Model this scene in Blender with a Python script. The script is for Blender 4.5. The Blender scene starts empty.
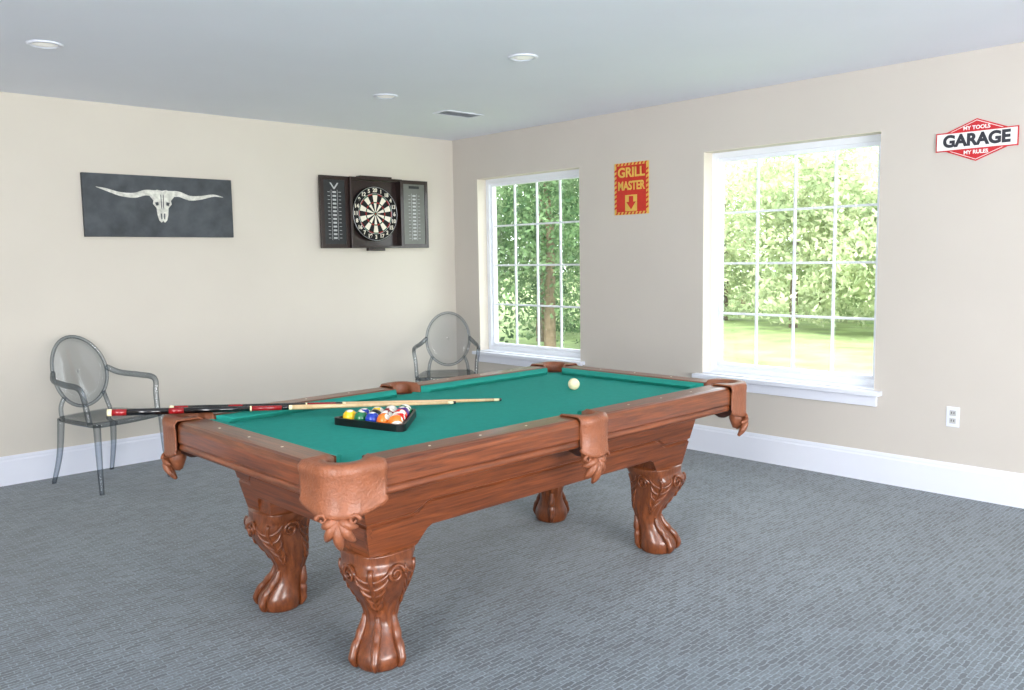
import bpy, bmesh, math, random
import numpy as np
from mathutils import Vector, Matrix
random.seed(4); rng=np.random.default_rng(4)
sc=bpy.context.scene
try:
    sc.view_settings.view_transform='Standard'; sc.view_settings.look='None'
except Exception: pass
H=2.64
# ---------------------------------------------------------------- materials
def lin(c):
    return tuple((v/255/12.92 if v/255<=0.04045 else ((v/255+0.055)/1.055)**2.4) for v in c)
class N:
    def __init__(s,name):
        s.m=bpy.data.materials.new(name); s.m.use_nodes=True; s.t=s.m.node_tree; s.n=s.t.nodes
        s.b=s.n['Principled BSDF']; s.out=s.n['Material Output']
    def a(s,ty,**k):
        x=s.n.new(ty)
        for q,v in k.items():
            if q.startswith('i_'): x.inputs[q[2:].replace('_',' ')].default_value=v
            else: setattr(x,q,v)
        return x
    def l(s,a,b): s.t.links.new(a,b)
def ramp(n,fac,stops):
    r=n.a('ShaderNodeValToRGB'); e=r.color_ramp.elements
    while len(e)<len(stops): e.new(0.5)
    for i,(p,c) in enumerate(stops): e[i].position=p; e[i].color=(*c,1)
    n.l(fac,r.inputs[0]); return r.outputs[0]
def coords(n,scale=(1,1,1),rot=(0,0,0)):
    tc=n.a('ShaderNodeTexCoord'); mp=n.a('ShaderNodeMapping')
    mp.inputs['Scale'].default_value=scale; mp.inputs['Rotation'].default_value=rot
    n.l(tc.outputs['Object'],mp.inputs[0]); return mp.outputs[0]
def mat(name,c,rough=0.5,var=0.06,nscale=8,bump=0.0,bscale=60,metal=0,coat=0,spec=0.5,emit=0):
    n=N(name); co=coords(n); nz=n.a('ShaderNodeTexNoise'); nz.inputs['Scale'].default_value=nscale; nz.inputs['Detail'].default_value=4
    n.l(co,nz.inputs[0]); c=lin(c)
    col=ramp(n,nz.outputs[0],[(0.3,tuple(v*(1-var) for v in c)),(0.7,tuple(min(1,v*(1+var)) for v in c))])
    n.l(col,n.b.inputs['Base Color']); n.b.inputs['Roughness'].default_value=rough; n.b.inputs['Metallic'].default_value=metal
    n.b.inputs['Coat Weight'].default_value=coat; n.b.inputs['Specular IOR Level'].default_value=spec
    if bump:
        b=n.a('ShaderNodeBump'); b.inputs['Strength'].default_value=bump; b.inputs['Distance'].default_value=0.005
        z=n.a('ShaderNodeTexNoise'); z.inputs['Scale'].default_value=bscale; z.inputs['Detail'].default_value=5; n.l(co,z.inputs[0])
        n.l(z.outputs[0],b.inputs['Height']); n.l(b.outputs[0],n.b.inputs['Normal'])
    if emit:
        n.b.inputs['Emission Color'].default_value=(*c,1); n.b.inputs['Emission Strength'].default_value=emit
    return n.m
def wood(name,dark,light,scale,rough=0.3,coat=0.3,bump=0.1,fine=1.0):
    n=N(name); co=coords(n,scale); nz=n.a('ShaderNodeTexNoise'); nz.inputs['Scale'].default_value=6*fine; nz.inputs['Detail'].default_value=10; nz.inputs['Roughness'].default_value=0.68; nz.inputs['Distortion'].default_value=0.4
    n.l(co,nz.inputs[0])
    col=ramp(n,nz.outputs[0],[(0.30,lin(dark)),(0.5,tuple((a+b)/2 for a,b in zip(lin(dark),lin(light)))),(0.70,lin(light))])
    n.l(col,n.b.inputs['Base Color']); n.b.inputs['Roughness'].default_value=rough; n.b.inputs['Coat Weight'].default_value=coat; n.b.inputs['Coat Roughness'].default_value=0.14
    b=n.a('ShaderNodeBump'); b.inputs['Strength'].default_value=bump; b.inputs['Distance'].default_value=0.003
    n.l(nz.outputs[0],b.inputs['Height']); n.l(b.outputs[0],n.b.inputs['Normal'])
    return n.m
M={}
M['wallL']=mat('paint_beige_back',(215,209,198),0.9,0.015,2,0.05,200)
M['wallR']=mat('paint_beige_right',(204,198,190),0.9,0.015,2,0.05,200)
M['ceil']=mat('paint_ceiling',(239,242,252),0.95,0.01,2)
M['trim']=mat('paint_trim_white',(230,234,246),0.35,0.01,3)
M['frame']=mat('window_vinyl_white',(240,244,252),0.4,0.01,3)
M['reveal']=mat('reveal_paint',(222,214,202),0.8,0.01,3)
def carpet():
    n=N('carpet_blue_grey'); co=coords(n,(1,1,1),(0,0,0))
    nz0=n.a('ShaderNodeTexNoise'); nz0.inputs['Scale'].default_value=30; nz0.inputs['Detail'].default_value=3; n.l(co,nz0.inputs[0])
    mx=n.a('ShaderNodeMixRGB'); mx.blend_type='ADD'; mx.inputs[0].default_value=0.018; n.l(co,mx.inputs[1]); n.l(nz0.outputs['Color'],mx.inputs[2])
    br=n.a('ShaderNodeTexBrick'); n.l(mx.outputs[0],br.inputs[0])
    br.inputs['Color1'].default_value=(*lin((60,77,88)),1); br.inputs['Color2'].default_value=(*lin((108,124,134)),1); br.inputs['Mortar'].default_value=(*lin((130,147,157)),1)
    br.inputs['Scale'].default_value=1; br.inputs['Mortar Size'].default_value=0.0034; br.inputs['Mortar Smooth'].default_value=0.6; br.inputs['Brick Width'].default_value=0.066; br.inputs['Row Height'].default_value=0.021
    br.inputs['Bias'].default_value=-0.12; br.offset=0.37
    nz=n.a('ShaderNodeTexNoise'); nz.inputs['Scale'].default_value=110; nz.inputs['Detail'].default_value=3; n.l(co,nz.inputs[0])
    nb=n.a('ShaderNodeTexNoise'); nb.inputs['Scale'].default_value=2.6; nb.inputs['Detail'].default_value=8; nb.inputs['Roughness'].default_value=.65; n.l(co,nb.inputs[0])
    r1=ramp(n,nz.outputs[0],[(0.35,(0.48,0.50,0.53)),(0.65,(1.0,1.0,1.0))])
    r2=ramp(n,nb.outputs[0],[(0.32,(0.70,0.72,0.75)),(0.68,(1,1,1))])
    m1=n.a('ShaderNodeMixRGB'); m1.blend_type='MULTIPLY'; m1.inputs[0].default_value=1; n.l(br.outputs[0],m1.inputs[1]); n.l(r1,m1.inputs[2])
    m2=n.a('ShaderNodeMixRGB'); m2.blend_type='MULTIPLY'; m2.inputs[0].default_value=1; n.l(m1.outputs[0],m2.inputs[1]); n.l(r2,m2.inputs[2])
    n.l(m2.outputs[0],n.b.inputs['Base Color']); n.b.inputs['Roughness'].default_value=0.85
    n.b.inputs['Sheen Weight'].default_value=0.3
    b=n.a('ShaderNodeBump'); b.inputs['Strength'].default_value=0.5; b.inputs['Distance'].default_value=0.005; n.l(m1.outputs[0],b.inputs['Height']); n.l(b.outputs[0],n.b.inputs['Normal'])
    return n.m
M['carpet']=carpet()
D,Lw=(60,27,13),(142,76,40)
M['woodX']=wood('cherry_wood_x',D,Lw,(0.6,13,13)); M['woodY']=wood('cherry_wood_y',D,Lw,(13,0.6,13)); M['woodZ']=wood('carved_cherry_wood',(76,36,19),(136,76,42),(10,10,3),0.3,0.4,0.2)
M['felt']=mat('green_felt',(40,150,136),0.95,0.04,40,0.1,400,spec=0.2)
M['leather']=mat('tan_leather',(136,80,52),0.45,0.14,30,0.6,110,coat=0.1)
M['leather_dark']=mat('pocket_inside',(62,32,22),0.6)
M['pearl']=mat('rail_sight',(225,215,195),0.3)
M['black']=mat('black_plastic',(18,18,20),0.35); M['white']=mat('ivory_gloss',(238,226,184),0.12,0.01)
M['slate']=mat('slate_canvas',(76,81,86),0.8,0.3,9,0.2,80)
M['bone']=mat('bone_print',(214,214,206),0.8,0.3,26)
M['darkwood']=wood('espresso_wood',(26,14,13),(48,28,24),(5,5,1))
M['board_black']=mat('chalkboard',(40,42,46),0.6,0.2,20); M['board_grey']=mat('score_board_grey',(110,112,108),0.45,0.12,9)  # right door board: grey reflection painted into its colour
M['chalk']=mat('chalk_print',(190,192,194),0.8)
M['cream']=mat('sisal_cream',(236,230,216),0.9); M['sblack']=mat('sisal_black',(18,18,20),0.9); M['sred']=mat('sisal_red',(150,40,36),0.9); M['sgreen']=mat('sisal_green',(40,90,64),0.9)
M['wire']=mat('wire_silver',(200,200,205),0.3,metal=1)
M['signred']=mat('sign_red',(200,48,34),0.5,0.08,14); M['signyel']=mat('sign_yellow',(222,182,84),0.5,0.08,14)
M['gred']=mat('sign_crimson',(200,36,44),0.4); M['gwhite']=mat('sign_white',(240,240,238),0.4,0.01); M['gdark']=mat('sign_charcoal',(46,48,58),0.4)
M['lamp']=mat('lamp_diffuser',(240,238,232),0.5,0.01,emit=0.35)
M['cuewood']=wood('maple_cue',(206,170,122),(230,200,156),(3,3,3),0.2); M['cuered']=mat('cue_red',(140,18,24),0.15,coat=0.5); M['cueblk']=mat('cue_black',(14,12,14),0.15,coat=0.5)
M['grass']=mat('lawn_grass',(126,146,92),0.95,0.35,1.2); M['bark']=mat('bark',(104,90,72),0.9,0.2,10)
def smoky(name,t,edge):
    n=N(name); n.n.remove(n.b)
    tr=n.a('ShaderNodeBsdfTransparent'); gl=n.a('ShaderNodeBsdfGlossy'); gl.inputs['Roughness'].default_value=0.04
    lw=n.a('ShaderNodeLayerWeight'); lw.inputs[0].default_value=0.5
    col=ramp(n,lw.outputs['Facing'],[(0.0,t),(0.95,edge)]); n.l(col,tr.inputs[0])
    pw=n.a('ShaderNodeMath',operation='POWER'); n.l(lw.outputs['Facing'],pw.inputs[0]); pw.inputs[1].default_value=5
    ma=n.a('ShaderNodeMath',operation='MULTIPLY_ADD'); n.l(pw.outputs[0],ma.inputs[0]); ma.inputs[1].default_value=0.9; ma.inputs[2].default_value=0.04
    nz=n.a('ShaderNodeTexNoise'); nz.inputs['Scale'].default_value=5
    n.l(coords(n),nz.inputs[0]); rr=n.a('ShaderNodeMapRange'); rr.inputs[3].default_value=0.02; rr.inputs[4].default_value=0.06; n.l(nz.outputs[0],rr.inputs[0]); n.l(rr.outputs[0],gl.inputs['Roughness'])
    mx=n.a('ShaderNodeMixShader'); n.l(ma.outputs[0],mx.inputs[0]); n.l(tr.outputs[0],mx.inputs[1]); n.l(gl.outputs[0],mx.inputs[2]); n.l(mx.outputs[0],n.out.inputs[0])
    return n.m
M['smoke']=smoky('smoke_polycarbonate',(0.80,0.83,0.86),(0.30,0.34,0.37))
M['smoke2']=smoky('smoke_polycarbonate_panel',(0.92,0.93,0.94),(0.65,0.68,0.7))
M['glass']=smoky('window_glass',(0.98,0.99,0.99),(0.9,0.93,0.93))
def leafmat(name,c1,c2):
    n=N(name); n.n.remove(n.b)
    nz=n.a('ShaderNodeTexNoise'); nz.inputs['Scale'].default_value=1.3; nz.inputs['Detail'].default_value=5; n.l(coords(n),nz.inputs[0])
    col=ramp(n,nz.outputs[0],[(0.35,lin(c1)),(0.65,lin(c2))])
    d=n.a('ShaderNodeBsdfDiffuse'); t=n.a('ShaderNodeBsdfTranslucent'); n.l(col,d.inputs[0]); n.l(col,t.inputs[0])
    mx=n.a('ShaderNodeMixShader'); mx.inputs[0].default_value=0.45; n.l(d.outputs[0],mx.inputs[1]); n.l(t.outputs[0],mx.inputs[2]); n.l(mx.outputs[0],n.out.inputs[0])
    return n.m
M['leaf']=leafmat('leaves_near',(66,92,64),(128,154,112)); M['leaf2']=leafmat('leaves_far',(150,168,128),(216,222,186))  # far leaves paled: washed-out haze put into their colour
# ---------------------------------------------------------------- mesh helpers
def link(o,parent=None):
    bpy.context.collection.objects.link(o)
    if parent is not None: o.parent=parent
    return o
def empty(name,loc=(0,0,0),mtx=None):
    e=bpy.data.objects.new(name,None); e.empty_display_size=0.1; link(e)
    if mtx is not None: e.matrix_world=mtx
    else: e.location=loc
    return e
class MB:
    """mesh builder"""
    def __init__(s): s.v=[];s.f=[];s.mi=[];s.sm=[];s.mats=[]
    def m(s,mt):
        if mt not in s.mats: s.mats.append(mt)
        return s.mats.index(mt)
    def add(s,vs,fs,mt,smooth=False):
        o=len(s.v); s.v+= [tuple(v) for v in vs]; k=s.m(mt)
        for f in fs: s.f.append(tuple(i+o for i in f)); s.mi.append(k); s.sm.append(smooth)
    def box(s,lo,hi,mt):
        x0,y0,z0=lo;x1,y1,z1=hi
        s.add([(x0,y0,z0),(x1,y0,z0),(x1,y1,z0),(x0,y1,z0),(x0,y0,z1),(x1,y0,z1),(x1,y1,z1),(x0,y1,z1)],
              [(0,3,2,1),(4,5,6,7),(0,1,5,4),(1,2,6,5),(2,3,7,6),(3,0,4,7)],mt)
    def prism(s,pts,z0,z1,mt,mtx=None):
        n=len(pts); a=sum(pts[i][0]*pts[(i+1)%n][1]-pts[(i+1)%n][0]*pts[i][1] for i in range(n))
        if a<0: pts=pts[::-1]
        vs=[Vector((x,y,z0)) for x,y in pts]+[Vector((x,y,z1)) for x,y in pts]
        if mtx: vs=[mtx@v for v in vs]
        s.add(vs,[tuple(range(n))[::-1],tuple(range(n,2*n))]+[(i,(i+1)%n,n+(i+1)%n,n+i) for i in range(n)],mt)
    def loft(s,rings,mt,cap=True,closed=True,smooth=True):
        n=len(rings[0]); vs=[p for r in rings for p in r]; fs=[]
        for j in range(len(rings)-1):
            for i in range(n if closed else n-1):
                k=(i+1)%n; fs.append((j*n+i,j*n+k,(j+1)*n+k,(j+1)*n+i))
        if cap and closed: fs.append(tuple(range(n))[::-1]); fs.append(tuple(range((len(rings)-1)*n,len(rings)*n)))
        s.add(vs,fs,mt,smooth)
    def sweep(s,path,rad,mt,seg=12,flat=1.0,closed=False):
        P=[Vector(p) for p in path]; n=len(P); rings=[]
        if not hasattr(rad,'__len__'): rad=[rad]*n
        up=Vector((0,0,1)); prev=None
        for i in range(n):
            if closed: t=(P[(i+1)%n]-P[i-1]).normalized()
            else: t=(P[min(i+1,n-1)]-P[max(i-1,0)]).normalized()
            if prev is None:
                a=up.cross(t); 
                if a.length<0.2: a=Vector((1,0,0)).cross(t)
            else: a=prev-t*prev.dot(t)
            a.normalize(); b=t.cross(a); prev=a
            rings.append([P[i]+a*math.cos(q)*rad[i]+b*math.sin(q)*rad[i]*flat for q in [2*math.pi*k/seg for k in range(seg)]])
        if closed: rings.append(rings[0])
        s.loft(rings,mt,cap=not closed)
    def lathe(s,prof,mt,c=(0,0,0),seg=32,smooth=True):
        rings=[[Vector((c[0]+r*math.cos(q),c[1]+r*math.sin(q),c[2]+z)) for q in [2*math.pi*k/seg for k in range(seg)]] for r,z in prof]
        s.loft(rings,mt,smooth=smooth)
    def obj(s,name,parent=None,bevel=0,loc=None,mtx=None,smooth_all=False):
        me=bpy.data.meshes.new(name); me.from_pydata(s.v,[],s.f)
        for mt in s.mats: me.materials.append(M[mt])
        me.polygons.foreach_set('material_index',s.mi); me.polygons.foreach_set('use_smooth',s.sm); me.update()
        bm=bmesh.new(); bm.from_mesh(me); bmesh.ops.recalc_face_normals(bm,faces=bm.faces); bm.to_mesh(me); bm.free()
        o=bpy.data.objects.new(name,me); link(o,parent)
        if loc: o.location=loc
        if mtx is not None: o.matrix_local=mtx
        if bevel:
            b=o.modifiers.new('bevel','BEVEL'); b.width=bevel; b.segments=2; b.limit_method='ANGLE'; b.angle_limit=0.7
        return o
def smoothpath(pts,n=8):
    P=[Vector(p) for p in pts]; P=[2*P[0]-P[1]]+P+[2*P[-1]-P[-2]]; out=[]
    for i in range(1,len(P)-2):
        for k in range(n):
            t=k/n; a,b,c,d=P[i-1],P[i],P[i+1],P[i+2]
            out.append(0.5*((2*b)+(c-a)*t+(2*a-5*b+4*c-d)*t*t+(3*b-a-3*c+d)*t**3))
    out.append(P[-2]); return out
def text(body,size,x,y,z,mt,parent,name,bold=0.0,ext=0.001,sx=1.0,align='CENTER'):
    c=bpy.data.curves.new('t','FONT'); c.body=body; c.size=size; c.align_x=align; c.align_y='CENTER'; c.extrude=ext; c.offset=bold
    o=bpy.data.objects.new('t',c); bpy.context.collection.objects.link(o); bpy.context.view_layer.update()
    me=bpy.data.meshes.new_from_object(o.evaluated_get(bpy.context.evaluated_depsgraph_get()))
    bpy.data.objects.remove(o); me.materials.clear(); me.materials.append(M[mt])
    q=bpy.data.objects.new(name,me); link(q,parent); q.location=(x,y,z); q.scale=(sx,1,1); return q
# ---------------------------------------------------------------- room shell
X0,Y0=-8.0,-9.6
b=MB(); b.box((X0-0.2,Y0-0.2,-0.2),(0.25,0.2,0),'carpet'); b.obj('floor')
b=MB(); b.box((X0-0.2,Y0-0.2,H),(0.25,0.2,H+0.2),'ceil'); b.obj('ceiling')
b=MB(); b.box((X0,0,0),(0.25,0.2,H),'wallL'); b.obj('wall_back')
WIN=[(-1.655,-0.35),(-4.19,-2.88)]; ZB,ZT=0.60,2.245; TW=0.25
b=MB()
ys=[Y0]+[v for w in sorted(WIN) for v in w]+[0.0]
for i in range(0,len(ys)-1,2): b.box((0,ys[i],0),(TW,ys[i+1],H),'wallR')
for a,c in WIN:
    b.box((0,a,0),(TW,c,ZB),'wallR'); b.box((0,a,ZT),(TW,c,H),'wallR')
b.obj('wall_right')
# wall on the left and wall behind the camera, each with a big opening added for fill light
b=MB()
b.box((X0-0.2,Y0,0),(X0,-7.5,H),'wallL'); b.box((X0-0.2,-4.5,0),(X0,0,H),'wallL'); b.box((X0-0.2,-7.5,0),(X0,-4.5,0.7),'wallL'); b.box((X0-0.2,-7.5,2.4),(X0,-4.5,H),'wallL'); b.obj('wall_left')
b=MB()
b.box((X0,Y0-0.2,0),(-6.2,Y0,H),'wallL'); b.box((-1.8,Y0-0.2,0),(0.25,Y0,H),'wallL'); b.box((-6.2,Y0-0.2,0),(-1.8,Y0,0.5),'wallL'); b.box((-6.2,Y0-0.2,2.45),(-1.8,Y0,H),'wallL'); b.obj('wall_front')
def baseboard(name,p0,p1,nrm):
    p0=Vector(p0);p1=Vector(p1);nrm=Vector(nrm)
    prof=[(0,0),(0.018,0),(0.018,0.165),(0.013,0.175),(0.013,0.185),(0.007,0.2),(0,0.2)]
    b=MB(); b.loft([[p+nrm*d+Vector((0,0,z)) for d,z in prof] for p in (p0,p1)],'trim',smooth=False); b.obj(name)
baseboard('baseboard_back',(X0,0,0),(-0.02,0,0),(0,-1,0)); baseboard('baseboard_right',(0,0,0),(0,Y0,0),(-1,0,0))
baseboard('baseboard_left',(X0,Y0,0),(X0,-0.02,0),(1,0,0)); baseboard('baseboard_front',(X0+.02,Y0,0),(-0.02,Y0,0),(0,1,0))
def window(idx,y0,y1):
    e=empty('window_%d'%idx,(0.15,(y0+y1)/2,(ZB+ZT)/2)); w=y1-y0; h=ZT-ZB; b=MB(); fw=0.045
    def bx(a0,a1,c0,c1,d0=-0.03,d1=0.03,mt='frame'): b.box((d0,a0,c0),(d1,a1,c1),mt)
    bx(-w/2,-w/2+fw,-h/2,h/2,-.04,.05); bx(w/2-fw,w/2,-h/2,h/2,-.04,.05); bx(-w/2+fw,w/2-fw,-h/2,-h/2+fw,-.04,.05); bx(-w/2+fw,w/2-fw,h/2-fw,h/2,-.04,.05)
    iw=w-2*fw; ih=h-2*fw; r=0.028
    bx(-iw/2,-iw/2+r,-ih/2,ih/2,-.02,.02); bx(iw/2-r,iw/2,-ih/2,ih/2,-.02,.02); bx(-iw/2+r,iw/2-r,-ih/2,-ih/2+r,-.02,.02); bx(-iw/2+r,iw/2-r,ih/2-r,ih/2,-.02,.02)
    gw,gh=iw-2*r,ih-2*r
    for k in (1,2,3):
        yy=-gw/2+gw*k/4; bx(yy-.008,yy+.008,-gh/2,gh/2,-.009,.009)
        zz=-gh/2+gh*k/4
        bx(-gw/2,gw/2,zz-.008,zz+.008,-.0085,.0085)
    b.obj('sash_frame',e,0.002)
    g=MB(); g.box((0.011,-iw/2+.02,-h/2+fw+.02),(0.015,iw/2-.02,h/2-fw-.02),'glass'); g.obj('glass_pane',e)
    t=MB(); d0,d1=-0.1495,-0.04; o=0.004
    t.box((d0,w/2-o,-h/2),(d1,w/2,h/2),'reveal'); t.box((d0,-w/2,-h/2),(d1,-w/2+o,h/2),'reveal'); t.box((d0,-w/2+o,h/2-o),(d1,w/2-o,h/2),'reveal'); t.obj('reveal_lining',e)
    s=MB(); s.box((-0.215,-w/2-.05,-h/2-.032),(-0.1505,w/2+.05,-h/2-.002),'trim'); s.box((-0.1505,-w/2+.001,-h/2-.001),(-0.04,w/2-.001,-h/2+.006),'trim')
    s.box((-0.172,-w/2-.02,-h/2-.105),(-0.1505,w/2+.02,-h/2-.032),'trim'); s.obj('sill_stool',e,0.004)
for i,(a,c) in enumerate(WIN): window(i+1,a,c)
def fillwin(idx,center,w,h,rotz):  # unseen window frames, added around the fill light openings
    e=empty('window_%d'%idx,mtx=Matrix.Translation(center)@Matrix.Rotation(rotz,4,'Z')); b=MB()
    fw=0.06
    b.box((-w/2,-.04,-h/2),(-w/2+fw,.04,h/2),'frame'); b.box((w/2-fw,-.04,-h/2),(w/2,.04,h/2),'frame'); b.box((-w/2+fw,-.04,-h/2),(w/2-fw,.04,-h/2+fw),'frame'); b.box((-w/2+fw,-.04,h/2-fw),(w/2-fw,.04,h/2),'frame')
    for k in range(1,4): x=-w/2+w*k/4; b.box((x-.02,-.03,-h/2+fw),(x+.02,.03,h/2-fw),'frame')
    b.obj('sash_frame',e)
fillwin(3,(-4.0,Y0-0.1,1.475),4.4,1.95,0); fillwin(4,(X0-0.1,-6.0,1.55),3.0,1.7,math.pi/2)
# ---------------------------------------------------------------- pool table
TX,TY,TZ=-2.881,-3.601,0.844; HL,HW=1.2066,0.6807
T=empty('pool_table',(TX,TY,0))
prof=[(0.014,-.118),(0.006,-.114),(0.002,-.104),(0.006,-.094),(0.006,-.088),(0.0,-.080),(0.0,-.026),(0.003,-.014),(0.010,-.005),(0.022,0),(0.04,0.001),(0.118,0.001),(0.13,-.003),(0.13,-.118)]
cush=[(0.13,-.003),(0.15,-.004),(0.178,-.014),(0.186,-.019),(0.178,-.026),(0.165,-.0365),(0.13,-.0365)]
def rail(name,side,s0,s1,corner0,corner1):
    def P(s,w,z):
        if side=='S': return Vector((s,-HW+w,TZ+z))
        if side=='N': return Vector((s,HW-w,TZ+z))
        if side=='W': return Vector((-HL+w,s,TZ+z))
        return Vector((HL-w,s,TZ+z))
    b=MB(); b.loft([[P(s,w,z) for w,z in prof] for s in (s0,s1)],'woodX' if side in 'SN' else 'woodY',smooth=False)
    k0=1.0 if corner0 else 0.6; k1=1.0 if corner1 else 0.6
    b.loft([[P(s0+(w-.13)*k0+.0,w,z) for w,z in cush],[P(s1-(w-.13)*k1,w,z) for w,z in cush]],'felt',smooth=False)
    o=b.obj(name,T,0.002)
    d=MB(); L=s1-s0
    for f in (0.25,0.5,0.75):
        c=P(s0+L*f,0.066,0.0015); d.lathe([(0.005,-.001),(0.005,.0004),(0.0005,.0008)],'pearl',c,12)
    d.obj(name+'_sights',T)
CG=0.19; MG=0.078
rail('rail_1','S',-HL+CG,-MG,1,0); rail('rail_2','S',MG,HL-CG,0,1); rail('rail_3','N',-HL+CG,-MG,1,0); rail('rail_4','N',MG,HL-CG,0,1)
rail('rail_5','W',-HW+CG,HW-CG,1,1); rail('rail_6','E',-HW+CG,HW-CG,1,1)
def arc(cx,cy,r,a0,a1,n=14): return [(cx+r*math.cos(math.radians(a0+(a1-a0)*i/n)),cy+r*math.sin(math.radians(a0+(a1-a0)*i/n))) for i in range(n+1)]
PC=0.10; PM=0.07
pts=[]
pts+=arc(-HL+PC,-HW+PC,.064,100,-10)
pts+=arc(0,-HW+PM,.058,170,10)
pts+=arc(HL-PC,-HW+PC,.064,190,80)
pts+=arc(HL-PC,HW-PC,.064,280,170)
pts+=arc(0,HW-PM,.058,-10,-170)
pts+=arc(-HL+PC,HW-PC,.064,10,-100)
b=MB(); b.prism(pts,TZ-.065,TZ-.036,'felt'); b.obj('cloth_bed',T)
def collar(name,outer,inner,hole,hr,to3,fr,K=1.0):
    b=MB(); n=len(outer); 
    zt=0.007
    def sc_(i,base,amp): 
        t=i/(n-1); return base-amp*math.sin(math.pi*t)**.6
    b.loft([[to3(x+(ix-x)*.05,y+(iy-y)*.05,sc_(i,-.125,.035)) for i,((x,y),(ix,iy)) in enumerate(zip(outer,inner))],
            [to3(x,y,sc_(i,-.122,.033)) for i,(x,y) in enumerate(outer)],
            [to3(x,y,sc_(i,-.112,.030)) for i,(x,y) in enumerate(outer)],
            [to3(x+(ix-x)*.03,y+(iy-y)*.03,sc_(i,-.108,.030)) for i,((x,y),(ix,iy)) in enumerate(zip(outer,inner))],
            [to3(x+(ix-x)*.03,y+(iy-y)*.03,-.03) for (x,y),(ix,iy) in zip(outer,inner)],
            [to3(x,y,-.024) for x,y in outer],[to3(x,y,-.008) for x,y in outer],
            [to3(x+(ix-x)*.10,y+(iy-y)*.10,zt) for (x,y),(ix,iy) in zip(outer,inner)],[to3(x+(ix-x)*.8,y+(iy-y)*.8,zt+.002) for (x,y),(ix,iy) in zip(outer,inner)],[to3(x,y,-.006) for x,y in inner],[to3(x,y,-.10) for x,y in inner]],'leather',cap=False,closed=False)
    o=b.obj(name,T); so=o.modifiers.new('s','SOLIDIFY'); so.thickness=0.006; so.offset=0
    c=MB(); cx,cy=hole
    rings=[]
    for r,z in ((hr,-.045),(hr*.98,-.10),(hr*.8,-.15),(hr*.3,-.17)): rings.append([to3(cx+r*math.cos(q),cy+r*math.sin(q),z) for q in [2*math.pi*k/20 for k in range(20)]])
    c.loft(rings,'leather_dark'); c.obj(name+'_cup',T)
    # carved leather drop: a fan of petals under the shield
    f=MB(); (fx,fy),(nx,ny)=fr; tx,ty=-ny,nx; ZS=-.148
    def q3(u,v,w): return to3(fx+tx*u*K+nx*w,fy+ty*u*K+ny*w,ZS+v*K)
    for a,L,wd in ((-62,.060,.024),(-32,.082,.026),(0,.096,.028),(32,.082,.026),(62,.060,.024)):
        a=math.radians(a); path=[]; rr=[]
        for i in range(9):
            t=i/8; path.append(q3(math.sin(a)*L*t*.95,-.012-math.cos(a)*L*t,.022+.022*math.sin(t*math.pi)-.012*t)); rr.append(K*max(.003,wd*.62*math.sin(math.pi*(.12+.80*t))**.8))
        f.sweep(path,rr,'leather',10)
        f.sweep([p+(q3(0,0,.010)-q3(0,0,0)) for p in path[2:8]],[.004]*6,'leather',6)
    for sg in (-1,1):
        path=[q3(sg*(.046+.018*math.cos(k*.5)*(1-k/16)),-.014+.018*math.sin(k*.5)*(1-k/16),.034) for k in range(14)]
        f.sweep(path,[K*.007*(1-k/20) for k in range(14)],'leather',8)
    f.sweep([q3(0,.01,.0),q3(0,-.03,.004),q3(0,-.07,-.004)],[.038,.040,.016],'leather',14)
    f.obj(name+'_drop',T)
def resample(pts,n):
    P=[Vector(p) for p in pts]; d=[0]
    for i in range(1,len(P)): d.append(d[-1]+(P[i]-P[i-1]).length)
    out=[]
    for k in range(n):
        t=d[-1]*k/(n-1); i=max(j for j in range(len(P)) if d[j]<=t+1e-9); i=min(i,len(P)-2)
        f=(t-d[i])/(d[i+1]-d[i]); out.append(tuple(P[i].lerp(P[i+1],f)))
    return out
e_=0.012; NN=34
for sx in (-1,1):
    for sy in (-1,1):
        R=0.105
        outer=[(CG,-e_)]+[(R-e_+R*math.cos(math.radians(a)),R-e_+R*math.sin(math.radians(a))) for a in range(270,179,-6)]+[(-e_,CG)]
        outer=resample(outer,NN)
        inner=[(CG,.118)]+arc(PC,PC,.063,-10,-260,24)+[(.118,CG)]
        inner=resample(inner,NN)
        def to3(x,y,z,sx=sx,sy=sy): return Vector((sx*(HL-x),sy*(HW-y),TZ+z))
        collar('corner_pocket',outer,inner,(PC,PC),.064,to3,((.05,.05),(-.7071,-.7071)),1.1)
for sy in (-1,1):
    outer=resample([(-MG,-.004)]+[(MG*math.sin(math.radians(a)),-.004-.034*math.cos(math.radians(a))) for a in range(-80,81,8)]+[(MG,-.004)],NN)
    inner=resample([(-MG,.125)]+arc(0,PM,.057,170,370,24)+[(MG,.125)],NN)
    def to3(x,y,z,sy=sy): return Vector((x,sy*(HW-y),TZ+z))
    collar('side_pocket',outer,inner,(0,PM),.058,to3,((0,.015),(0,-1)),1.15)
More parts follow.
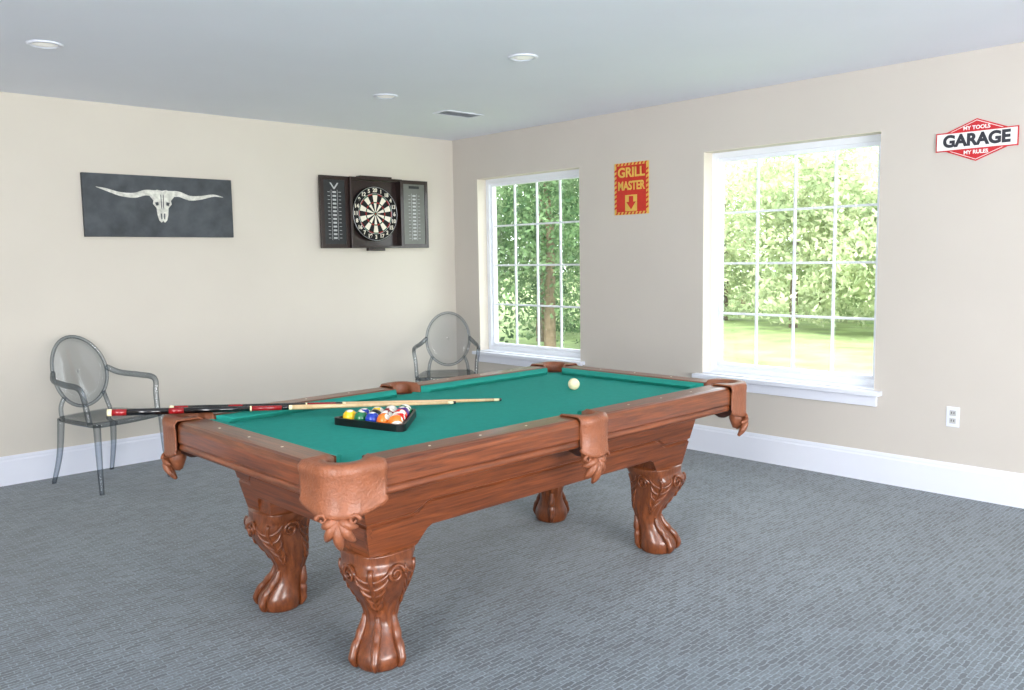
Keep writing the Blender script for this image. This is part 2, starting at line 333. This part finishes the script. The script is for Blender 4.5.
# cabinet
ZT2,ZL=0.727,0.435
top=(1.00,0.515); bot=(0.935,0.455)
def hd(z):
    t=(z-ZL)/(ZT2-ZL); t=max(0,t)
    return (bot[0]+(top[0]-bot[0])*t, bot[1]+(top[1]-bot[1])*t)
def zb(s):
    a=abs(s)
    if a>0.80: return ZL
    if a<0.70: return ZL+.075
    t=(0.80-a)/0.10; return ZL+.075*(t*t*(3-2*t))
for name,side in (('apron_1','S'),('apron_2','N'),('apron_3','W'),('apron_4','E')):
    ss=[-1+2*i/80 for i in range(81)]; rings=[]
    lv=[(0,.022),(.10,.022),(.13,.008),(.16,0),(.52,0),(.54,-.006),(.56,-.006),(.58,0),(1.0,0)]
    for f,ex in lv:
        r=[]
        for s in ss:
            z=ZT2+(zb(s)-ZT2)*f; hx,hy=hd(z)
            hx+=ex; hy+=ex
            if side=='S': r.append(Vector((s*hx,-hy,z)))
            elif side=='N': r.append(Vector((-s*hx,hy,z)))
            elif side=='W': r.append(Vector((-hx,-s*hy,z)))
            else: r.append(Vector((hx,s*hy,z)))
        rings.append(r)
    b=MB(); b.loft(rings,'woodX' if side in 'SN' else 'woodY',cap=False,closed=False,smooth=False); o=b.obj(name,T)
    so=o.modifiers.new('s','SOLIDIFY'); so.thickness=0.022; so.offset=-1
b=MB(); b.box((-1.14,-.615,TZ-.125),(1.14,.615,TZ-.117),'woodX'); b.box((-.86,-.40,.50),(.86,.40,.52),'woodX'); b.obj('slate_support',T)
# legs: carved cabriole with ball-and-claw feet
def leg(name,sx,sy):
    b=MB(); dx,dy=sx*.7071,sy*.7071; cx,cy=sx*.837,sy*.3585; ad=math.atan2(dy,dx)
    ctrl=[(0,.070,.02),(.006,.082,.02),(.03,.091,.022),(.06,.090,.018),(.09,.078,.008),(.12,.066,-.008),(.16,.060,-.024),(.20,.065,-.030),(.25,.080,-.020),(.30,.100,.002),(.35,.114,.018),(.385,.120,.020),(.405,.115,.008),(.42,.121,0),(.445,.123,0)]
    Z=[c[0] for c in ctrl]; zs=np.linspace(0,.445,90)
    rr=np.interp(zs,Z,[c[1] for c in ctrl]); oo=np.interp(zs,Z,[c[2] for c in ctrl])
    k=np.ones(5)/5; rr[4:-4]=np.convolve(rr,k,'same')[4:-4]; oo[4:-4]=np.convolve(oo,k,'same')[4:-4]
    def S(q,z,extra=0.0):
        r=float(np.interp(z,zs,rr)); of=float(np.interp(z,zs,oo)); c,s_=math.cos(q),math.sin(q)
        sq=0.0 if z<.15 else min(1,(z-.15)/.25)
        p=2+2.5*sq; rs=1/((abs(c)**p+abs(s_)**p)**(1/p)); rad=r*(1+(rs-1)*0.6)+extra
        return Vector((cx+dx*of+rad*c,cy+dy*of+rad*s_,z))
    n=64; rings=[[S(2*math.pi*i/n,z,(.0025*math.cos(12*(2*math.pi*i/n-ad))*math.sin(math.pi*(z-.14)/.14) if .14<z<.28 else 0)) for i in range(n)] for z in zs]
    b.loft(rings,'woodZ')
    for a in (-62,0,62,180):
        q=ad+math.radians(a); path=[]; rad=[]
        for z,ex,r in ((.185,-.004,.010),(.150,.004,.016),(.125,.010,.018),(.105,.010,.015),(.085,.012,.018),(.060,.011,.015),(.042,.012,.016),(.022,.008,.011),(.010,.002,.006)):
            path.append(S(q,z,ex)); rad.append(r)
        pp=smoothpath(path,4); b.sweep(pp,list(np.interp(np.linspace(0,len(rad)-1,len(pp)),range(len(rad)),rad)),'woodZ',10)
    for face in (0,90,-90,180):
        q0=ad+math.radians(face); big=1.0 if face==0 else .8
        pp=[S(q0,z,.001) for z in np.linspace(.40,.21,16)]; b.sweep(pp,list(np.linspace(.011,.004,16)*big),'woodZ',8)
        for sg in (-1,1):
            for zc,sp in ((.375,.55),(.34,.50),(.305,.44),(.27,.36),(.24,.26)):
                path=[];rad=[]
                for i in range(9):
                    t=i/8; path.append(S(q0+sg*sp*big*math.sin(t*1.57),zc-.02+.045*t**1.6-.0,.001)); rad.append(.0085*big*math.sin(math.pi*(.2+.75*t)))
                b.sweep(path,rad,'woodZ',8)
    for px,py in ((sx,0),(0,sy),(-sx,0),(0,-sy)):
        q0=math.atan2(py,px)
        path=[];rad=[]
        for i in range(30):
            a=i/29*math.pi*3.6; r=.034*(1-i/34)
            path.append(S(q0+r*math.cos(a)/.115,.372+r*math.sin(a),.004)); rad.append(.008*(1-.5*i/29))
        b.sweep(path,rad,'woodZ',8)
    b.box((cx-.098,cy-.098,.425),(cx+.098,cy+.098,.51),'woodX')
    b.obj(name,T)
k=1
for sx in (-1,1):
    for sy in (-1,1): leg('leg_%d'%k,sx,sy); k+=1
# ---------------------------------------------------------------- balls
BR=0.0302; bed=TZ-.036
BC=[(240,196,40),(30,60,170),(214,40,36),(76,44,120),(244,124,40),(24,110,70),(130,28,34),(20,20,22)]
def ballmat(i,num):
    n=N('ball_%d'%num); tc=n.a('ShaderNodeTexCoord')
    col=lin(BC[i]); white=(0.85,0.82,0.72)
    ln=n.a('ShaderNodeVectorMath',operation='NORMALIZE'); n.l(tc.outputs['Object'],ln.inputs[0]); s2=n.a('ShaderNodeSeparateXYZ'); n.l(ln.outputs[0],s2.inputs[0])
    az=n.a('ShaderNodeMath',operation='ABSOLUTE'); n.l(s2.outputs['Z'],az.inputs[0])
    stripe=n.a('ShaderNodeMath',operation='LESS_THAN'); n.l(az.outputs[0],stripe.inputs[0]); stripe.inputs[1].default_value=0.5 if num>8 else 2
    mx=n.a('ShaderNodeMixRGB'); n.l(stripe.outputs[0],mx.inputs[0]); mx.inputs[1].default_value=(*white,1); mx.inputs[2].default_value=(*col,1)
    ax=n.a('ShaderNodeMath',operation='ABSOLUTE'); n.l(s2.outputs['X'],ax.inputs[0]); sp2=n.a('ShaderNodeMath',operation='GREATER_THAN'); n.l(ax.outputs[0],sp2.inputs[0]); sp2.inputs[1].default_value=0.9
    m2=n.a('ShaderNodeMixRGB'); n.l(sp2.outputs[0],m2.inputs[0]); n.l(mx.outputs[0],m2.inputs[1]); m2.inputs[2].default_value=(*white,1)
    n.l(m2.outputs[0],n.b.inputs['Base Color']); n.b.inputs['Roughness'].default_value=0.08; n.b.inputs['Coat Weight'].default_value=0.3
    return n.m
def ball(name,mt,loc,parent,rot):
    me=bpy.data.meshes.new(name); bm=bmesh.new(); bmesh.ops.create_uvsphere(bm,u_segments=32,v_segments=20,radius=BR)
    for f in bm.faces: f.smooth=True
    bm.to_mesh(me); bm.free(); me.materials.append(mt); o=bpy.data.objects.new(name,me); link(o,parent); o.location=loc; o.rotation_euler=rot; return o
RB=Vector((-3.485,-3.83)); side=.402; a1,a2=math.radians(105),math.radians(45)
RA=RB+side*Vector((math.cos(a1),math.sin(a1))); RC=RB+side*Vector((math.cos(a2),math.sin(a2))); cen=(RA+RB+RC)/3
K=empty('ball_rack',(cen.x,cen.y,bed))
def rtri(k): return [(p-cen)*k for p in (RA,RB,RC)]
def rounded(pts,r):
    out=[]
    for i in range(3):
        p=pts[i];a=(pts[i-1]-p).normalized();c=(pts[(i+1)%3]-p).normalized()
        for t in [j/6 for j in range(7)]:
            out.append(p+a*r*(1-t)**2+c*r*t**2)
    return out
o1=rounded(rtri(1.0),.06); i1=rounded(rtri(.90),.052)
b=MB(); b.loft([[Vector((p.x,p.y,z)) for p in q] for q,z in ((o1,0),(o1,.026),(o1,.03),(i1,.03),(i1,.026),(i1,0),(o1,0))],'black',cap=False,smooth=False); b.obj('rack_frame',K,0.001)
nums=[13,11,3,4,14, 5,15,7,12, 2,8,9, 6,10, 1]
ii=0; u=(RA-RB).normalized(); w=(RC-RB).normalized()
off=-(u*(4*2*BR)+w*(4*2*BR))/3
for r in range(5):
    for c in range(5-r):
        p=off+u*(2*BR+.0003)*r+w*(2*BR+.0003)*c; num=nums[ii]; ii+=1
        ball('ball_%d'%num,ballmat((num-1)%8 if num!=8 else 7,num),(p.x,p.y,BR+.0005),K,(random.uniform(0,3),random.uniform(0,3),random.uniform(0,6)))
ball('cue_ball',M['white'],(-2.24,-3.60,bed+BR+.0005),None,(0,0,0))
# ---------------------------------------------------------------- cues
def cue(P0,P1):
    P0=Vector(P0);P1=Vector(P1);L=1.47; d=(P1-P0).normalized(); P1=P0+d*L
    e=empty('pool_cue',P0)
    def r(t): return .0150+(.0066-.0150)*t
    segs=[(0,.012,'white'),(.012,.05,'cuered'),(.05,.16,'cueblk'),(.16,.2,'cuered'),(.2,.38,'cueblk'),(.38,.385,'white'),(.385,.47,'cuered'),(.47,.49,'cueblk'),(.49,.5,'white'),(.5,.975,'cuewood'),(.975,.992,'white'),(.992,1,'cueblk')]
    b=MB()
    for t0,t1,m in segs: b.sweep([d*L*t0,d*L*((t0+t1)/2),d*L*t1],[r(t0),r((t0+t1)/2),r(t1)],m,14)
    b.obj('shaft',e); return e
cue((-4.275,-2.87,.882),(-2.765,-3.595,.8165)); cue((-4.05,-2.945,.8755),(-2.735,-3.56,.8160))
# ---------------------------------------------------------------- ghost chairs
def chair(loc,rz,s=1.05):
    e=empty('ghost_armchair',mtx=Matrix.Translation(loc)@Matrix.Rotation(rz,4,'Z')@Matrix.Scale(s,4))
    SZ=.445
    out=[]
    cor=[(-.255,-.25),(.255,-.25),(.20,.22),(-.20,.22)]; bow=[.03,.015,.02,.015]
    for i in range(4):
        a=Vector(cor[i]);c=Vector(cor[(i+1)%4]); nrm=Vector(((c-a).y,-(c-a).x)).normalized()
        for k_ in range(8):
            t=(k_+.5)/8; out.append(a.lerp(c,t)+nrm*bow[i]*4*t*(1-t))
    def ring(sc,z): return [Vector((p.x*sc,p.y*sc,z)) for p in out]
    b=MB(); b.loft([ring(.97,SZ-.03),ring(1,SZ-.022),ring(1,SZ-.004),ring(.975,SZ),ring(.85,SZ-.006),ring(.4,SZ-.012)],'smoke'); b.obj('seat',e)
    def tleg(name,p0,p1,p2):
        path=smoothpath([p0,p1,p2],6); n=len(path); b=MB(); b.sweep(path,[.023-.009*i/(n-1) for i in range(n)],'smoke',8,1.0); b.obj(name,e)
    tleg('leg_1',(-.235,-.235,SZ-.012),(-.24,-.245,.2),(-.25,-.265,0.001)); tleg('leg_2',(.235,-.235,SZ-.012),(.24,-.245,.2),(.25,-.265,0.001))
    tleg('leg_3',(-.185,.20,SZ-.012),(-.195,.225,.2),(-.21,.285,0.001)); tleg('leg_4',(.185,.20,SZ-.012),(.195,.225,.2),(.21,.285,0.001))
    cz,cy=.715,.275; tilt=math.radians(14); A,B=.190,.235
    def bp(a,r,off=0):
        x=A*r*math.cos(a); v=B*r*math.sin(a); curve=-.03*(abs(x)/A)**2
        return Vector((x,cy+v*math.sin(tilt)+curve+off*math.cos(tilt),cz+v*math.cos(tilt)-off*math.sin(tilt)))
    n=40; b=MB(); b.sweep([bp(2*math.pi*i/n,1) for i in range(n)],.0115,'smoke',10,closed=True); b.obj('back_rim',e)
    rings=[[bp(2*math.pi*i/n,r,.004) for i in range(n)] for r in (.97,.7,.4,.1,.01)]
    r2=[[bp(2*math.pi*i/n,r,-.004) for i in range(n)] for r in (.01,.1,.4,.7,.97)]
    b=MB(); b.loft(rings+r2+[rings[0]],'smoke2',cap=False); b.obj('back_panel',e)
    for sg in (-1,1):
        b=MB(); 
        p=smoothpath([(sg*.175,.205,SZ-.012),(sg*.165,.225,.50),bp(math.radians(-90+sg*48),1)],6); b.sweep(p,.014,'smoke',8)
        b.obj('back_post',e)
        st=bp(math.radians(90-sg*88),1)
        p=smoothpath([st,(sg*.235,.17,.685),(sg*.268,.0,.672),(sg*.272,-.11,.665),(sg*.268,-.155,.635),(sg*.256,-.165,.56),(sg*.248,-.185,SZ-.012)],7)
        b=MB(); b.sweep(p,.016,'smoke',10,1.25); b.obj('arm',e)
    return e
chair((-3.49,-.42,0),math.radians(17))
chair((-.62,-.60,0),math.radians(-42))
# ---------------------------------------------------------------- wall art
BW=Matrix(((1,0,0,0),(0,0,-1,0),(0,1,0,0),(0,0,0,1)))
RW=Matrix(((0,0,-1,0),(-1,0,0,0),(0,1,0,0),(0,0,0,1)))
e=empty('longhorn_canvas',mtx=Matrix.Translation((-2.875,0,1.913))@BW)
b=MB(); b.box((-.555,-.225,.001),(.555,.225,.035),'slate'); b.obj('canvas',e,0.003)
b=MB()
def ribbon(path,wd,z0,z1,mt):
    P=[Vector(p) for p in smoothpath([(x,y,0) for x,y in path],6)]; n=len(P); L=[];R=[]
    for i in range(n):
        t=(P[min(i+1,n-1)]-P[max(i-1,0)]).normalized(); nr=Vector((-t.y,t.x,0)); w=float(np.interp(i/(n-1),[j/(len(wd)-1) for j in range(len(wd))],wd))/2
        L.append((P[i]+nr*w)[:2]); R.append((P[i]-nr*w)[:2])
    b.prism(L+R[::-1],z0,z1,mt)
ribbon([(-.465,.128),(-.40,.112),(-.30,.083),(-.20,.078),(-.12,.10),(-.045,.095)],[.003,.018,.028,.036,.04,.05],.035,.037,'bone')
ribbon([(.48,.088),(.40,.098),(.30,.078),(.21,.072),(.13,.098),(.05,.095)],[.003,.018,.028,.036,.04,.05],.035,.037,'bone')
sk=[(-.09,.075),(-.075,.105),(-.035,.125),(0,.118),(.035,.125),(.075,.105),(.09,.075),(.065,.045),(.07,.02),(.045,-.01),(.04,-.06),(.03,-.10),(.012,-.118),(0,-.105),(-.012,-.118),(-.03,-.10),(-.04,-.06),(-.045,-.01),(-.07,.02),(-.065,.045)]
b.prism(sk,.035,.0375,'bone')
for sg in (-1,1):
    b.prism([(sg*.055,.03),(sg*.03,.035),(sg*.028,.012),(sg*.045,.006)],.0375,.0383,'slate')
    b.prism([(sg*.018,-.05),(sg*.008,-.05),(sg*.006,-.09),(sg*.014,-.095)],.0375,.0383,'slate')
    b.prism([(sg*.012,.09),(sg*.006,.09),(sg*.004,.0),(sg*.01,-.02)],.0375,.0383,'slate')
b.obj('skull_print',e)
e=empty('dartboard_cabinet',mtx=Matrix.Translation((-.965,0,1.912))@BW)
b=MB(); w,h=.280,.312
b.box((-w,-h,.001),(w,h,.012),'darkwood')
for lo,hi in (((-w,-h,.012),(-w+.02,h,.085)),((w-.02,-h,.012),(w,h,.085)),((-w+.02,-h,.012),(w-.02,-h+.02,.085)),((-w+.02,h-.02,.012),(w-.02,h,.085))): b.box(lo,hi,'darkwood')
b.box((-.09,-h-.025,.02),(.09,-h,.06),'darkwood'); b.box((-.17,h,.01),(.17,h+.015,.08),'darkwood')
b.obj('cabinet_box',e,0.002)
def door(name,x0,x1,mirror):
    b=MB(); z0,z1=.03,.055; bd='board_grey' if mirror else 'board_black'
    b.box((x0,-h,z0),(x1,h,z1-.012),'darkwood'); f=.035
    for lo,hi in (((x0,-h,z1-.012),(x0+f,h,z1)),((x1-f,-h,z1-.012),(x1,h,z1)),((x0+f,-h,z1-.012),(x1-f,-h+f,z1)),((x0+f,h-f,z1-.012),(x1-f,h,z1))): b.box(lo,hi,'darkwood')
    b.box((x0+f,-h+f,z1-.012),(x1-f,h-f,z1-.006),bd); 
    xc=(x0+x1)/2
    b.box((xc-.032,-h+.07,z1-.006),(xc-.029,h-.12,z1-.0045),'chalk'); b.box((xc+.029,-h+.07,z1-.006),(xc+.032,h-.12,z1-.0045),'chalk')
    for i in range(13):
        y=h-.14-i*.033
        b.box((xc-.018,y-.008,z1-.006),(xc+.018,y+.008,z1-.0045),'chalk')
        for sg in (-1,1): b.box((xc+sg*.055-.012,y-.002,z1-.006),(xc+sg*.055+.012,y+.002,z1-.0045),'chalk')
    if not mirror:
        b.prism([(xc-.045,h-.06),(xc-.03,h-.06),(xc,h-.10),(xc+.03,h-.06),(xc+.045,h-.06),(xc+.005,h-.115),(xc-.005,h-.115)],z1-.006,z1-.004,'chalk')
    else: b.box((xc-.06,h-.075,z1-.006),(xc+.06,h-.05,z1-.0045),'board_black')
    b.obj(name,e,0.0015)
door('door_panel_1',-.565,-.282,False); door('door_panel_2',.282,.60,True)
b=MB(); c0=(0,-.005)
def dring(r0,r1,cols,z):
    for s in range(20):
        a0=math.radians(90-9-18*s); n=3
        pts=[(c0[0]+r1*math.cos(a0-math.radians(6*k)),c0[1]+r1*math.sin(a0-math.radians(6*k))) for k in range(n+1)]+[(c0[0]+r0*math.cos(a0-math.radians(6*k)),c0[1]+r0*math.sin(a0-math.radians(6*k))) for k in range(n,-1,-1)]
        b.prism(pts,z-.001,z,cols[s%2])
def disc(r,z0,z1,mt,n=60): b.prism([(c0[0]+r*math.cos(2*math.pi*k/n),c0[1]+r*math.sin(2*math.pi*k/n)) for k in range(n)],z0,z1,mt)
disc(.242,.012,.05,'sblack'); z=.0515
dring(.016,.095,('sblack','cream'),z); dring(.095,.106,('sred','sgreen'),z); dring(.106,.168,('sblack','cream'),z); dring(.168,.18,('sred','sgreen'),z)
disc(.016,.0505,.052,'sgreen'); disc(.008,.052,.0525,'sred')
for r in (.238,.18): b.sweep([(c0[0]+r*math.cos(2*math.pi*k/60),c0[1]+r*math.sin(2*math.pi*k/60),.053) for k in range(60)],.002,'wire',6,closed=True)
b.obj('dartboard',e)
for i,nm in enumerate([20,1,18,4,13,6,10,15,2,17,3,19,7,16,8,11,14,9,12,5]):
    a=math.radians(90-18*i); text(str(nm),.048,c0[0]+.209*math.cos(a),c0[1]+.209*math.sin(a),.0515,'cream',e,'number_%d'%nm,0.0015)
e=empty('grill_master_sign',mtx=Matrix.Translation((0,-2.212,2.026))@RW)
b=MB(); w,h=.171,.205
b.box((-w,-h,.001),(w,h,.008),'signyel'); b.box((-w+.022,-h+.022,.008),(w-.022,h-.022,.0095),'signred')
for yy in (h-.011,-h+.011):
    for i in range(9):
        x=-w+.012+i*.036; b.prism([(x,yy-.010),(x+.016,yy-.010),(x+.028,yy+.010),(x+.012,yy+.010)],.008,.009,'signred')
for xx in (w-.011,-w+.011):
    for i in range(9):
        y=-h+.04+i*.037; b.prism([(xx-.010,y),(xx-.010,y+.016),(xx+.010,y+.028),(xx+.010,y+.012)],.008,.009,'signred')
b.box((-.060,-.178,.0095),(.060,-.05,.0102),'signyel')
b.prism([(-.022,-.06),(.022,-.06),(.022,-.105),(.048,-.105),(0,-.165),(-.048,-.105),(-.022,-.105)],.0102,.011,'signred')
b.obj('panel',e)
text('GRILL',.105,0,.125,.0105,'signyel',e,'text_grill',.003); text('MASTER',.095,0,.02,.0105,'signyel',e,'text_master',.003,sx=.78)
e=empty('garage_sign',mtx=Matrix.Translation((0,-4.742,2.13))@RW)
b=MB(); 
def hx(k,j): return [(-.20*k,0.03),(-.19*k,.045),(0,.122*j),(.19*k,.045),(.20*k,.03),(.20*k,-.03),(.19*k,-.045),(0,-.122*j),(-.19*k,-.045),(-.20*k,-.03)]
b.prism(hx(1,1),.001,.006,'gred')
b.prism([(x*.93,y*.93) for x,y in hx(1,1)],.006,.0065,'gwhite'); b.prism([(x*.9,y*.9) for x,y in hx(1,1)],.0065,.007,'gred')
b.box((-.222,-.055,.007),(.222,.055,.010),'gred'); b.box((-.215,-.048,.010),(.215,.048,.012),'gwhite'); b.obj('panel',e)
text('GARAGE',.094,0,0,.0125,'gdark',e,'text_garage',.0045,sx=.98)
text('MY TOOLS',.030,0,.070,.0075,'gwhite',e,'text_top',.001); text('MY RULES',.030,0,-.070,.0075,'gwhite',e,'text_bottom',.001)
e=empty('wall_outlet',mtx=Matrix.Translation((0,-4.67,.485))@RW)
b=MB(); b.box((-.038,-.062,.0005),(.038,.062,.006),'trim'); b.obj('cover_plate',e,0.003)
b=MB()
for yy in (.024,-.024):
    b.box((-.018,yy-.016,.006),(.018,yy+.016,.0085),'chalk')
    for xx in (-.007,.007): b.box((xx-.002,yy-.004,.0085),(xx+.002,yy+.008,.0088),'black')
b.obj('sockets',e)
for i,(x,y) in enumerate([(-4.03,-1.52),(-1.90,-2.92),(-1.83,-1.47)]):
    e=empty('recessed_downlight',(x,y,H)); b=MB()
    b.lathe([(.062,-.002),(.066,-.010),(.085,-.008),(.088,-.001)],'trim',seg=40); b.obj('trim_ring',e)
    b=MB(); b.lathe([(.061,-.0005),(.061,-.003),(.03,-.0045),(.001,-.005)],'lamp',seg=40); b.obj('diffuser',e)
e=empty('ceiling_vent',(-.95,-1.22,H)); b=MB()
b.box((-.19,-.09,-.006),(.19,-.07,-.0005),'trim'); b.box((-.19,.07,-.006),(.19,.09,-.0005),'trim'); b.box((-.19,-.07,-.006),(-.17,.07,-.0005),'trim'); b.box((.17,-.07,-.006),(.19,.07,-.0005),'trim')
for i in range(9):
    y=-.062+i*.0155; b.add([(-.17,y,-.006),(.17,y,-.006),(.17,y+.011,-.001),(-.17,y+.011,-.001)],[(0,1,2,3)],'trim')
b.box((-.17,-.07,-.001),(.17,.07,-.0005),'chalk'); b.obj('grille',e)
# ---------------------------------------------------------------- outdoors
b=MB(); b.box((0.3,-40,-0.9),(90,80,-0.6),'grass'); b.obj('lawn')
def tree(x,y,hgt,rad,nl,sz,mt):
    bl=[]
    for i in range(9):
        a=rng.uniform(0,6.28); q=rng.uniform(0,.6)*rad; zz=-.6+hgt*rng.uniform(.10,.85); bl.append((x+q*math.cos(a),y+q*math.sin(a),zz,rad*rng.uniform(.45,.7),hgt*.22))
    vol=np.array([bb[3]*bb[4] for bb in bl]); cnt=(nl*vol/vol.sum()).astype(int); vs=[]
    for (X,Y,z,rx,rz),c in zip(bl,cnt):
        d=rng.normal(size=(c,3)); d/=np.linalg.norm(d,axis=1)[:,None]; r=rng.uniform(.35,1,c)**.6; r*=1+.25*np.sin(d[:,0]*7+X)*np.cos(d[:,2]*6+Y)
        P=np.stack([X+d[:,0]*r*rx,Y+d[:,1]*r*rx,np.maximum(z+d[:,2]*r*rz,-.5+sz*1.4)],1)
        a=rng.normal(size=(c,3)); a/=np.linalg.norm(a,axis=1)[:,None]; bb=np.cross(a,rng.normal(size=(c,3))); bb/=np.linalg.norm(bb,axis=1)[:,None]
        s=sz*rng.uniform(.6,1.3,c)[:,None]
        vs.append(np.stack([P-a*s,P+bb*s*.5,P+a*s,P-bb*s*.5],1).reshape(-1,3))
    vs=np.concatenate(vs); nq=len(vs)//4
    b=MB(); b.add(vs.tolist(),[(4*i,4*i+1,4*i+2,4*i+3) for i in range(nq)],mt)
    th=hgt*.6; b.sweep([(x,y,-.592),(x,y,0),(x+.05,y,th*.5),(x-.05,y+.05,th)],[.13,.12,.09,.05],'bark',8)
    me=bpy.data.meshes.new('tree'); me.from_pydata(b.v,[],b.f)
    for m_ in b.mats: me.materials.append(M[m_])
    me.polygons.foreach_set('material_index',b.mi); me.update(); link(bpy.data.objects.new('tree',me))
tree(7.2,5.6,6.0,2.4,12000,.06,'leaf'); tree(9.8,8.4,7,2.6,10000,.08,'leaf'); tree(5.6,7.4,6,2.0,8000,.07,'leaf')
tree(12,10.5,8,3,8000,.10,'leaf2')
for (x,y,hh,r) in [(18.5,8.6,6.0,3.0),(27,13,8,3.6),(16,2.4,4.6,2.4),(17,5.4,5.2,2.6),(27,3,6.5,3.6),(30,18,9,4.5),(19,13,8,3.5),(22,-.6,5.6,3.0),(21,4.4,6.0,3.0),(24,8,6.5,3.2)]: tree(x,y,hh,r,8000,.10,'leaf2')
# ---------------------------------------------------------------- light
w=bpy.data.worlds.new('sky'); sc.world=w; w.use_nodes=True; nt=w.node_tree; bg=nt.nodes['Background']
bg.inputs[0].default_value=(0.93,0.96,1.0,1); bg.inputs[1].default_value=5.6
s=bpy.data.lights.new('sun','SUN'); s.energy=7; s.angle=.02; s.color=(1,.97,.9); o=bpy.data.objects.new('sun',s); link(o)
o.rotation_euler=Vector((.55,.45,-.75)).to_track_quat('-Z','Y').to_euler()
def area(name,loc,dirv,sx,sy,en,col,portal=False):
    l=bpy.data.lights.new(name,'AREA'); l.shape='RECTANGLE'; l.size=sx; l.size_y=sy; l.energy=en; l.color=col; o=bpy.data.objects.new(name,l); link(o); o.location=loc
    o.rotation_euler=Vector(dirv).to_track_quat('-Z','Z').to_euler()
    if portal: l.cycles.is_portal=True
    return o
for i,(a,c) in enumerate(WIN): area('daylight_portal',(0.24,(a+c)/2,(ZB+ZT)/2),(-1,0,0),c-a,ZT-ZB,1,(1,1,1),True)
area('daylight_rear_window',(-4.0,Y0-.25,1.375),(0,1,.44),4.2,1.7,315,(1,.98,.955))  # unseen fill light, added behind the camera to brighten the room
area('daylight_left_window',(X0-.25,-6.0,1.45),(1,0,.55),2.8,1.5,190,(1,.98,.96))  # second added fill, out of view at the left wall
# ---------------------------------------------------------------- camera
f,yaw,pitch,roll,cx,cy,cz=849.2542,0.7622,-0.1011,-0.0160,-5.4447,-6.5027,1.4827
fw=Vector((math.sin(yaw)*math.cos(pitch),math.cos(yaw)*math.cos(pitch),math.sin(pitch))); rt=Vector((math.cos(yaw),-math.sin(yaw),0)); up=rt.cross(fw)
r2=rt*math.cos(roll)+up*math.sin(roll); u2=-rt*math.sin(roll)+up*math.cos(roll)
cam=bpy.data.cameras.new('camera'); cam.sensor_width=36; cam.lens=36*f/1024; cam.clip_start=0.05; cam.clip_end=300
co=bpy.data.objects.new('camera',cam); link(co)
co.matrix_world=Matrix(((r2.x,u2.x,-fw.x,cx),(r2.y,u2.y,-fw.y,cy),(r2.z,u2.z,-fw.z,cz),(0,0,0,1)))
sc.camera=co
